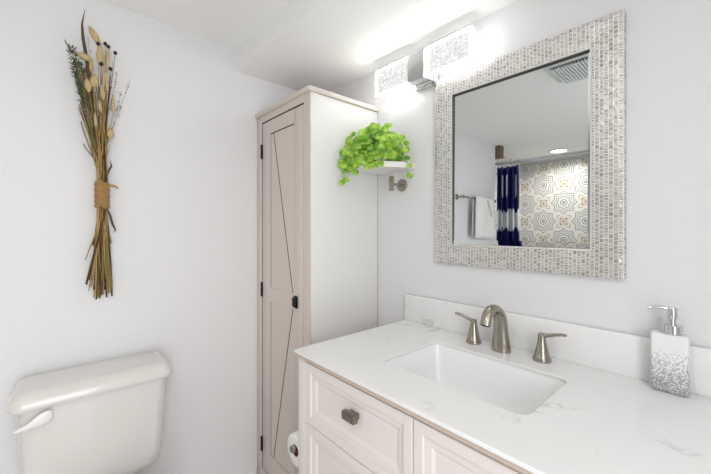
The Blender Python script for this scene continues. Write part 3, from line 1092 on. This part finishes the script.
# ---------------------------------------------------------------- toilet
TY = -1.070
t = thing('toilet', 'white porcelain toilet against the left wall below the dried bouquet', 'toilet', (0.35, TY, 0.0))
bm = bmesh.new()
loops = []
for z, hw, x0, x1, rad in ((0.345, 0.130, 0.045, 0.150, 0.04), (0.349, 0.155, 0.036, 0.165, 0.045), (0.362, 0.176, 0.028, 0.180, 0.05), (0.385, 0.191, 0.022, 0.188, 0.05),
                           (0.42, 0.199, 0.018, 0.193, 0.045), (0.50, 0.205, 0.016, 0.197, 0.04), (0.60, 0.210, 0.016, 0.200, 0.04), (0.703, 0.217, 0.016, 0.203, 0.04)):
    loops.append(rrect(x0, x1, TY - hw, TY + hw, rad, z, 8))
loft(bm, loops)
tank = obj('tank', bm, M['porcelain'], t, angle=50)
bm = bmesh.new()
loops = []
for z, hw, x0, x1, rad in ((0.7035, 0.221, 0.014, 0.207, 0.03), (0.7045, 0.2285, 0.010, 0.214, 0.032), (0.709, 0.2305, 0.008, 0.216, 0.033), (0.722, 0.2300, 0.008, 0.215, 0.033),
                           (0.737, 0.2245, 0.010, 0.207, 0.032), (0.748, 0.2155, 0.014, 0.196, 0.030), (0.7535, 0.2095, 0.017, 0.189, 0.028), (0.756, 0.199, 0.024, 0.178, 0.026)):
    loops.append(rrect(x0, x1, TY - hw, TY + hw, rad, z, 8))
loft(bm, loops)
obj('tank_lid', bm, M['porcelain'], t, angle=50)
bm = bmesh.new()
lathe(bm, [(0.012, 0.0), (0.012, 0.016), (0.009, 0.018)], (0.2025, TY - 0.146, 0.672), 'x', 16)
pts = bez((0.219, TY - 0.128, 0.679), (0.224, TY - 0.150, 0.679), (0.226, TY - 0.178, 0.660), (0.224, TY - 0.214, 0.656), 12)
rad = [(0.005, 0.0145), (0.006, 0.0180), (0.0065, 0.0190), (0.0065, 0.0188), (0.0065, 0.0180), (0.0065, 0.0165), (0.006, 0.0145), (0.006, 0.0125), (0.006, 0.0095), (0.0055, 0.0085), (0.005, 0.0075), (0.0045, 0.006), (0.003, 0.003)]
sweep(bm, pts, rad, 14, side=(1, 0, 0))
obj('flush_lever', bm, M['plastic'], tank, angle=50)


def oval(cx, rx0, rx1, ry, z, n=36):
    r = []
    for i in range(n):
        a = 2 * PI * i / n
        c, s = math.cos(a), math.sin(a)
        r.append((cx + 0.03 + (rx1 if c > 0 else rx0) * c, TY + ry * s, z * 0.93))
    return r


bm = bmesh.new()
loops = [oval(0.40, 0.17, 0.20, 0.105, 0.0), oval(0.40, 0.17, 0.205, 0.108, 0.02), oval(0.40, 0.16, 0.19, 0.098, 0.10), oval(0.40, 0.17, 0.20, 0.105, 0.19),
         oval(0.41, 0.20, 0.25, 0.145, 0.28), oval(0.42, 0.225, 0.285, 0.178, 0.35), oval(0.42, 0.23, 0.29, 0.182, 0.385), oval(0.42, 0.225, 0.285, 0.178, 0.390),
         oval(0.42, 0.185, 0.245, 0.138, 0.390), oval(0.42, 0.17, 0.225, 0.125, 0.36), oval(0.42, 0.12, 0.15, 0.085, 0.26), oval(0.41, 0.05, 0.06, 0.05, 0.20)]
loft(bm, loops)
box(bm, 0.05, 0.24, TY - 0.115, TY + 0.115, 0.28, 0.344, bevel=0.02, seg=3)
obj('bowl', bm, M['porcelain'], t, angle=60)
bm = bmesh.new()
loft(bm, [oval(0.43, 0.205, 0.285, 0.180, 0.3915), oval(0.43, 0.207, 0.287, 0.182, 0.398), oval(0.43, 0.200, 0.280, 0.176, 0.406), oval(0.43, 0.15, 0.23, 0.126, 0.406), oval(0.43, 0.145, 0.225, 0.121, 0.3925)])
obj('seat', bm, M['plastic'], t, angle=60)
bm = bmesh.new()
loft(bm, [oval(0.43, 0.205, 0.285, 0.180, 0.4075), oval(0.43, 0.207, 0.287, 0.182, 0.414), oval(0.43, 0.195, 0.275, 0.170, 0.424), oval(0.43, 0.10, 0.15, 0.09, 0.430)])
obj('lid', bm, M['plastic'], t, angle=60)

# ---------------------------------------------------------------- toilet paper on the vanity side
t = thing('toilet_paper_holder', 'brushed nickel toilet paper holder on the side of the vanity', 'toilet paper holder', (VX0, -0.49, 0.47))
RX, RZ = 0.616, 0.487
bm = bmesh.new()
lathe(bm, [(0.022, -0.0015), (0.022, -0.008), (0.008, -0.010), (0.008, RX - VX0 + 0.004)], (VX0, -0.408, RZ), 'x', 20)
obj('post', bm, M['nickel'], t)
bm = bmesh.new()
lathe(bm, [(0.0085, -0.400), (0.0085, -0.552)], (RX, 0, RZ), 'y', 16)
obj('bar', bm, M['nickel'], t)
bm = bmesh.new()
lathe(bm, [(0.0125, -0.5525), (0.0125, -0.560), (0.011, -0.562)], (RX, 0, RZ), 'y', 20)
obj('bar_cap', bm, M['nickel'], t)
bm = bmesh.new()


def ring_solid(bm, c, y0, y1, ro, ri, ch=0.002, seg=40):
    prof = [(ri, y0), (ro - ch, y0), (ro, y0 + ch), (ro, y1 - ch), (ro - ch, y1), (ri, y1)]
    loops = []
    for r, h in prof + [prof[0]]:
        loops.append([(c[0] + r * math.cos(2 * PI * k / seg), h, c[1] + r * math.sin(2 * PI * k / seg)) for k in range(seg)])
    vr = [[bm.verts.new(p) for p in lp] for lp in loops[:-1]]
    for i in range(len(vr)):
        a, b_ = vr[i], vr[(i + 1) % len(vr)]
        for k in range(seg):
            j = (k + 1) % seg
            bm.faces.new((a[k], a[j], b_[j], b_[k]))


tr = thing('toilet_paper_roll', 'white toilet paper roll hanging on the holder at the side of the vanity', 'toilet paper', (RX, -0.495, RZ - 0.056))
zc = RZ - 0.0095
ring_solid(bm, (RX, zc), -0.546, -0.444, 0.056, 0.0205)
roll = obj('paper', bm, M['paper'], tr, angle=50)
bm = bmesh.new()
ring_solid(bm, (RX, zc), -0.5465, -0.4435, 0.0203, 0.0188, 0.0004)
obj('core', bm, M['card'], tr, angle=50)['label'] = 'brown cardboard core'

# ---------------------------------------------------------------- dried bouquet on the left wall
t = thing('dried_bouquet', 'dried bouquet of grasses and bunny-tail heads bound with twine on the left wall', 'dried flowers', (0.03, -1.05, 1.0))
rnd = random.Random(11)


def wallp(px, py, x=0.04):
    """place on the wall, in metres, of a spot read off the picture of the bouquet"""
    u = (px - 355.5) / 344.0
    d = (1.68 - x) / (0.749 - 0.663 * u)
    return Vector((x, -1.2 + d * (0.663 + 0.749 * u), 1.27 + (229 - py) / 344.0 * d))


tie_c = Vector((0.034, -1.052, 1.40))
STEMS = ['stem_tan', 'stem_olive', 'stem_brown']


def bouquet_stem(top, mname, r=0.0016, zbot=None, parent=t):
    k = Vector((tie_c.x + rnd.uniform(-0.012, 0.014), tie_c.y + rnd.uniform(-0.016, 0.016), 0))
    lo = Vector((max(0.006, 0.028 + rnd.uniform(-0.016, 0.018)), -1.060 + rnd.gauss(0, 0.019), zbot if zbot else rnd.choice([rnd.uniform(1.0, 1.10), rnd.uniform(1.05, 1.25)])))
    a = Vector((k.x, k.y, 1.452))
    b = Vector((k.x, k.y, 1.352))
    dtop = top - a
    up = bez(a, a + Vector((0, 0, 0.08)), a + dtop * 0.6 + Vector((rnd.uniform(-.004, .006), rnd.uniform(-.006, .006), 0)), top, 9)
    dn = bez(lo, lo + (b - lo) * 0.4 + Vector((rnd.uniform(-.004, .006), rnd.uniform(-.008, .008), 0)), b - Vector((0, 0, 0.04)), b, 6)
    pts = dn + up
    for p in pts:
        p.x = max(p.x, 0.006)
    n = len(pts)
    bm = bmesh.new()
    sweep(bm, pts, [r * (1.25 - 0.6 * i / (n - 1)) for i in range(n)], 6)
    return obj('stem', bm, M[mname], t)


def grass_head(stem, a, b, w):
    """fluffy tapered seed head from a to b"""
    bm = bmesh.new()
    a, b = Vector(a), Vector(b)
    n = 9
    rad = [w * max(0.12, math.sin(PI * (0.06 + 0.9 * (i / n) ** 0.85))) for i in range(n + 1)]
    pts = [a + (b - a) * (i / n) for i in range(n + 1)]
    sweep(bm, pts, rad, 12)
    for v in bm.verts:
        v.co += Vector((rnd.uniform(-1, 1), rnd.uniform(-1, 1), rnd.uniform(-1, 1))) * w * 0.09
    # short bristles
    ax = (b - a).normalized()
    h = ax.cross(Vector((1, 0.2, 0.1))).normalized()
    w2 = ax.cross(h)
    for k in range(110):
        s = rnd.uniform(0.05, 0.95)
        th = rnd.uniform(0, 2 * PI)
        o = h * math.cos(th) + w2 * math.sin(th)
        rr_ = w * math.sin(PI * (0.06 + 0.9 * s ** 0.85))
        p = a + (b - a) * s + o * rr_ * 0.8
        q = p + (o * 0.6 + ax) * w * 0.75
        v1 = bm.verts.new(p + w2 * 0.0005); v2 = bm.verts.new(p - w2 * 0.0005); v3 = bm.verts.new(q)
        v4 = bm.verts.new(p + h * 0.0006)
        bm.faces.new((v1, v2, v3)); bm.faces.new((v2, v4, v3)); bm.faces.new((v4, v1, v3))
    obj('flower_head', bm, M['bunny'], stem)


heads = [((99, 44), (89, 26), .0115, .055), ((100, 66), (100, 42), .0115, .060), ((91, 60), (77, 53), .0125, .062), ((107, 70), (108.5, 46), .0075, .050),
         ((93.5, 87), (95, 74), .0135, .066), ((89, 92), (87, 78), .0115, .062), ((104, 100), (101, 84), .0075, .060), ((107, 90), (106, 68), .0065, .055),
         ((113, 114), (113, 95), .0060, .045), ((110.5, 139), (110.5, 128), .0110, .055), ((91, 72), (92, 58), .0070, .055), ((101, 112), (99, 100), .0060, .066),
         ((96, 128), (95, 112), .0050, .062)]
for (p0, p1, w, x) in heads:
    a, b = wallp(*p0, x), wallp(*p1, x)
    s = bouquet_stem(a, 'stem_tan', 0.0015)
    grass_head(s, a, b, w)
for (px_, py_, x) in ((98.3, 44, .064), (105.3, 44, .05), (108.5, 47, .05), (115.3, 53, .04), (101.3, 64, .07), (110.5, 69, .05)):
    c = wallp(px_, py_, x)
    s = bouquet_stem(c, 'stem_brown', 0.0010)
    bm = bmesh.new()
    lathe(bm, [(0.001, -0.007), (0.0055, -0.004), (0.0070, 0.0), (0.0058, 0.004), (0.003, 0.006), (0.0035, 0.0075), (0.0008, 0.0078)], c, seg=12)
    obj('seed_pod', bm, M['berry'], s)['label'] = 'dark seed pod'
for i in range(58):
    px_ = rnd.uniform(78, 112)
    bouquet_stem(wallp(px_, rnd.uniform(62, 150), rnd.uniform(0.025, 0.06)), rnd.choice(STEMS), rnd.uniform(0.0016, 0.0028))


def sprig(top, m, fuzz, size, r=0.0010):
    s = bouquet_stem(top, 'stem_olive', r)
    a = Vector((0.034, -1.052, 1.452))
    bm = bmesh.new()
    d = (top - a)
    for k in range(fuzz):
        f = rnd.uniform(0.55, 1.02)
        c = a + Vector((0, 0, 0.05)) + (d - Vector((0, 0, 0.05))) * f
        out = Vector((rnd.uniform(-.6, 1), rnd.uniform(-1, 1), rnd.uniform(-.1, 1.2))).normalized()
        tip = c + out * size * rnd.uniform(0.5, 1.2)
        tip.x = max(tip.x, 0.006)
        sd = out.cross(Vector((0.7, 0.1, 0.3))).normalized() * size * 0.14
        md = c.lerp(tip, 0.6)
        v = [bm.verts.new(q) for q in (c, md + sd, tip, md - sd)]
        v5 = bm.verts.new(md + out.cross(sd).normalized() * size * 0.06)
        bm.faces.new((v[0], v[1], v5)); bm.faces.new((v[1], v[2], v5)); bm.faces.new((v[2], v[3], v5)); bm.faces.new((v[3], v[0], v5))
    obj('sprig_leaves', bm, m, s)


for (px_, py_, x, nf, sz) in ((67.5, 46, .04, 44, .016), (72, 50, .05, 60, .022), (75, 58, .06, 60, .022), (79, 64, .05, 50, .022), (84, 68, .045, 50, .022), (73, 66, .035, 50, .020), (78, 78, .04, 40, .02)):
    sprig(wallp(px_, py_, x), M['sprig'], nf, sz)
for (px_, py_, x, nf, sz) in ((117, 74, .03, 18, .010), (130, 79, .03, 14, .010), (121, 92, .03, 14, .010), (113, 64, .05, 14, .010), (120, 102, .04, 10, .009), (88, 36, .03, 6, .01)):
    sprig(wallp(px_, py_, x), M['sprig'], nf, sz, 0.0007)


def blade(pts, w, name='dry_leaf'):
    bm = bmesh.new()
    n = len(pts)
    P = []
    for i in range(n - 1):
        for k in range(4):
            P.append(pts[i].lerp(pts[i + 1], k / 4))
    P.append(pts[-1])
    rad = []
    for i in range(len(P)):
        s = i / (len(P) - 1)
        rad.append((w * max(0.08, math.sin(PI * min(0.98, 0.12 + 0.86 * s))), w * 0.18))
    sweep(bm, P, rad, 8, side=(0.3, 1, 0))
    obj(name, bm, M['blade'], t, angle=60)


blade([wallp(97, 150, .05), wallp(90, 90, .05), wallp(86, 55, .05), wallp(83, 38, .045), wallp(82, 24, .04), wallp(85, 9, .035)], 0.0055)
blade([wallp(107, 208, .04), wallp(110, 215, .045), wallp(112.5, 224, .045), wallp(115.5, 230, .045), wallp(113, 233, .045)], 0.0040)
blade([wallp(106, 178, .05), wallp(109, 170, .05), wallp(111.5, 166, .055), wallp(110, 160, .055)], 0.0035)
bm = bmesh.new()
turns, steps = 13, 26
pts = []
for i in range(turns * steps + 1):
    a = 2 * PI * i / steps
    z = 1.352 + 0.100 * i / (turns * steps)
    rr_ = 1.0 + 0.06 * math.sin(a * 0.37)
    pts.append((tie_c.x + 0.0215 * rr_ * math.cos(a), tie_c.y + 0.0205 * rr_ * math.sin(a), z))
sweep(bm, pts, 0.0043, 7)
sweep(bm, bez((tie_c.x + 0.018, tie_c.y + 0.016, 1.437), (tie_c.x + 0.026, tie_c.y + 0.032, 1.440), (tie_c.x + 0.022, tie_c.y + 0.044, 1.436), (tie_c.x + 0.014, tie_c.y + 0.050, 1.428), 8), [0.0042, 0.0045, 0.0048, 0.0045, 0.0042, 0.004, 0.0035, 0.003, 0.0015], 8)
obj('twine_wrap', bm, M['twine'], t, angle=60)

# ---------------------------------------------------------------- what the mirror shows: towel bar, towel, shower
BX, BZ, BY0, BY1 = 0.066, 1.585, -2.08, -1.49
t = thing('towel_bar', 'brushed nickel towel bar on the left wall carrying a white towel', 'towel bar', (0.0, -1.78, BZ - 0.03))
bm = bmesh.new()
lathe(bm, [(0.0075, BY0), (0.0075, BY1)], (BX, 0, BZ), 'y', 16)
obj('bar', bm, M['nickel'], t)
for y in (BY0 + 0.012, BY1 - 0.012):
    bm = bmesh.new()
    lathe(bm, [(0.026, 0.002), (0.026, 0.008), (0.022, 0.011), (0.010, 0.013), (0.010, BX - 0.008), (0.014, BX - 0.006), (0.0145, BX + 0.010), (0.010, BX + 0.0145)], (0, y, BZ), 'x', 20)
    obj('bracket', bm, M['nickel'], t)


def towel_mesh(y0, y1, zf, zb, thick):
    bm = bmesh.new()
    path = []
    r = 0.0078 + thick
    n = 10
    for i in range(n + 1):
        z = zb + (BZ - zb) * i / n
        path.append((BX - r, z))
    for i in range(1, 8):
        a = PI - PI * i / 8
        path.append((BX + r * math.cos(a), BZ + r * math.sin(a)))
    for i in range(n + 1):
        z = BZ + (zf - BZ) * i / n
        path.append((BX + r + 0.006 * (i / n), z))
    m_ = 14
    grid = []
    for j, (x, z) in enumerate(path):
        row = []
        for i in range(m_ + 1):
            f = i / m_
            w = 0.004 * math.sin(f * 9 + z * 6)
            row.append(bm.verts.new((x + (w if x > BX else -w * 0.4), y0 + (y1 - y0) * f + 0.012 * math.sin(z * 7) * (f - 0.5), z)))
        grid.append(row)
    for a, b_ in zip(grid, grid[1:]):
        for i in range(m_):
            bm.faces.new((a[i], a[i + 1], b_[i + 1], b_[i]))
    return bm


o = obj('bath_towel', towel_mesh(-2.03, -1.69, 1.225, 1.25, 0.009), M['towel'], base=(BX, -1.86, 1.225), angle=80)
sd = o.modifiers.new('thickness', 'SOLIDIFY'); sd.thickness = 0.008; sd.offset = 0
tag(o, 'white terry towel folded over the towel bar, seen in the mirror', 'towel')
bm = bmesh.new()
sweep(bm, bez((BX + 0.030, -1.88, 1.575), (BX + 0.036, -1.91, 1.52), (BX + 0.040, -1.94, 1.46), (BX + 0.032, -1.97, 1.43), 8), [(0.012, 0.004)] * 9, 8)
obj('towel_fold', bm, M['towel'], o)

CYR, CZR = -2.26, 1.985
t = thing('shower_rod', 'chrome shower curtain rod across the tiled shower opening', 'curtain rod', (0.7, CYR, CZR - 0.02))
bm = bmesh.new()
lathe(bm, [(0.0125, XS + 0.004), (0.0125, 1.516)], (0, CYR, CZR), 'x', 18)
obj('rod', bm, M['chrome'], t)
for x0, x1 in ((XS + 0.001, XS + 0.014), (1.506, 1.519)):
    bm = bmesh.new()
    lathe(bm, [(0.03, x0), (0.03, x1)], (0, CYR, CZR), 'x', 20)
    obj('flange', bm, M['chrome'], t)
# curtain
t = thing('shower_curtain', 'navy shower curtain with white lace motifs gathered at the left end of the rod', 'shower curtain', (0.11, CYR, 0.12))
bm = bmesh.new()
uvl = bm.loops.layers.uv.new('cloth')
nu, nz = 120, 40
cu = {}
grid = []
for j in range(nz + 1):
    z = 0.12 + (1.945 - 0.12) * j / nz
    row = []
    for i in range(nu + 1):
        f = i / nu
        ph = 2 * PI * 4.5 * f + 0.9 * math.sin(f * 7.0)
        spread = 1.0 + 0.14 * (1 - j / nz)
        x = 0.0 + 0.222 * f * spread + 0.016 * math.sin(ph + 1.3)
        y = CYR + (0.036 + 0.010 * math.sin(f * 9 + j * 0.1)) * math.sin(ph + 0.5 * math.sin(j * 0.11)) - 0.003
        v = bm.verts.new((x, y, z))
        cu[v] = (f * 0.95, z)
        row.append(v)
    grid.append(row)
for a, b_ in zip(grid, grid[1:]):
    for i in range(nu):
        f = bm.faces.new((a[i], a[i + 1], b_[i + 1], b_[i]))
        for lp in f.loops:
            lp[uvl].uv = cu[lp.vert]
o = obj('cloth', bm, M['curtain'], t, angle=80)
sd = o.modifiers.new('thickness', 'SOLIDIFY'); sd.thickness = 0.0015; sd.offset = 0
for k in range(6):
    bm = bmesh.new()
    x = 0.012 + 0.040 * k
    pts = [(x + 0.004 * math.sin(a), CYR + 0.021 * math.cos(a), CZR - 0.012 + 0.030 * math.sin(a)) for a in [2 * PI * q / 20 for q in range(20)]]
    pts.append(pts[0])
    sweep(bm, pts, 0.0018, 6, caps=False)
    obj('ring', bm, M['chrome'], t)
bm = bmesh.new()
box(bm, -0.045, 0.045, -2.30, -2.225, 2.045, CEIL - 0.001, bevel=0.003)
o = obj('wooden_block', bm, M['wood'])
tag(o, 'brown wooden block under the ceiling above the shower curtain', 'block')

# bathtub below the curtain (out of the mirror's view from here)
t = thing('bathtub', 'white bathtub along the patterned tile wall behind the shower curtain', 'bathtub', (0.68, -2.76, 0.0))
bm = bmesh.new()
bx0, bx1, by0, by1 = XS + 0.003, 1.517, YB + 0.003, -2.32
loops = [rrect(bx0, bx1, by0, by1, 0.02, 0.0), rrect(bx0, bx1, by0, by1, 0.02, 0.48), rrect(bx0 + .008, bx1 - .008, by0 + .008, by1 - .008, 0.02, 0.488),
         rrect(bx0 + .06, bx1 - .06, by0 + .06, by1 - .06, 0.09, 0.488), rrect(bx0 + .075, bx1 - .075, by0 + .075, by1 - .075, 0.09, 0.47),
         rrect(bx0 + .12, bx1 - .16, by0 + .12, by1 - .12, 0.10, 0.14), rrect(bx0 + .17, bx1 - .21, by0 + .17, by1 - .17, 0.09, 0.10)]
loft(bm, loops)
obj('tub_shell', bm, M['tub'], t, angle=50)

# recessed downlights, all but the shower's added as unseen fill, and the fan
for (x, y, lab) in ((0.37, -2.87, 'recessed downlight in the ceiling over the tiled shower'),
                    (1.33, -1.62, 'added unseen fill downlight in the ceiling of the middle of the room'),
                    (1.98, -0.80, 'added unseen fill downlight in the ceiling near the doorway')):
    t = thing('ceiling_light', lab, 'ceiling light', (x, y, CEIL - 0.012), 'recessed ceiling lights')
    bm = bmesh.new()
    ro, ri, seg = 0.092, 0.074, 36
    prof = [(ro, CEIL - 0.001), (ro - 0.002, CEIL - 0.006), (ri + 0.004, CEIL - 0.011), (ri, CEIL - 0.009), (ri, CEIL - 0.001)]
    lp = [[bm.verts.new((x + r * math.cos(2 * PI * k / seg), y + r * math.sin(2 * PI * k / seg), z)) for k in range(seg)] for r, z in prof]
    for i in range(len(lp)):
        a, b_ = lp[i], lp[(i + 1) % len(lp)]
        for k in range(seg):
            j = (k + 1) % seg
            bm.faces.new((a[k], a[j], b_[j], b_[k]))
    obj('trim_ring', bm, M['vent'], t)
    bm = bmesh.new()
    lathe(bm, [(ri - 0.0005, CEIL - 0.002), (ri - 0.0005, CEIL - 0.008)], (x, y, 0), 'z', 36)
    obj('lens', bm, M['lamp'], t)

VXc, VYc, VH = 1.105, -0.94, 0.155
t = thing('exhaust_fan', 'square white exhaust fan grille on the ceiling, seen at the top of the mirror', 'fan', (VXc, VYc, CEIL - 0.04))
bm = bmesh.new()
loft(bm, [rrect(VXc - VH, VXc + VH, VYc - VH, VYc + VH, 0.02, CEIL - 0.001), rrect(VXc - VH, VXc + VH, VYc - VH, VYc + VH, 0.02, CEIL - 0.008),
          rrect(VXc - VH + .03, VXc + VH - .03, VYc - VH + .03, VYc + VH - .03, 0.02, CEIL - 0.024),
          rrect(VXc - VH + .036, VXc + VH - .036, VYc - VH + .036, VYc + VH - .036, 0.02, CEIL - 0.022)])
obj('cover', bm, M['vent'], t, angle=30)
bm = bmesh.new()
box(bm, VXc - VH + .04, VXc + VH - .04, VYc - VH + .04, VYc + VH - .04, CEIL - 0.0245, CEIL - 0.0225)
obj('backing', bm, M['dark'], t)
bm = bmesh.new()
hw = VH - 0.042
for k in range(15):
    x = VXc - hw + 2 * hw * (k + 0.5) / 15
    box(bm, x - 0.0045, x + 0.0045, VYc - hw, VYc + hw, CEIL - 0.036, CEIL - 0.0246)
for yy in (-hw, 0.0, hw):
    box(bm, VXc - hw, VXc + hw, VYc + yy - 0.004, VYc + yy + 0.004, CEIL - 0.038, CEIL - 0.0365)
obj('grille', bm, M['vent'], t)
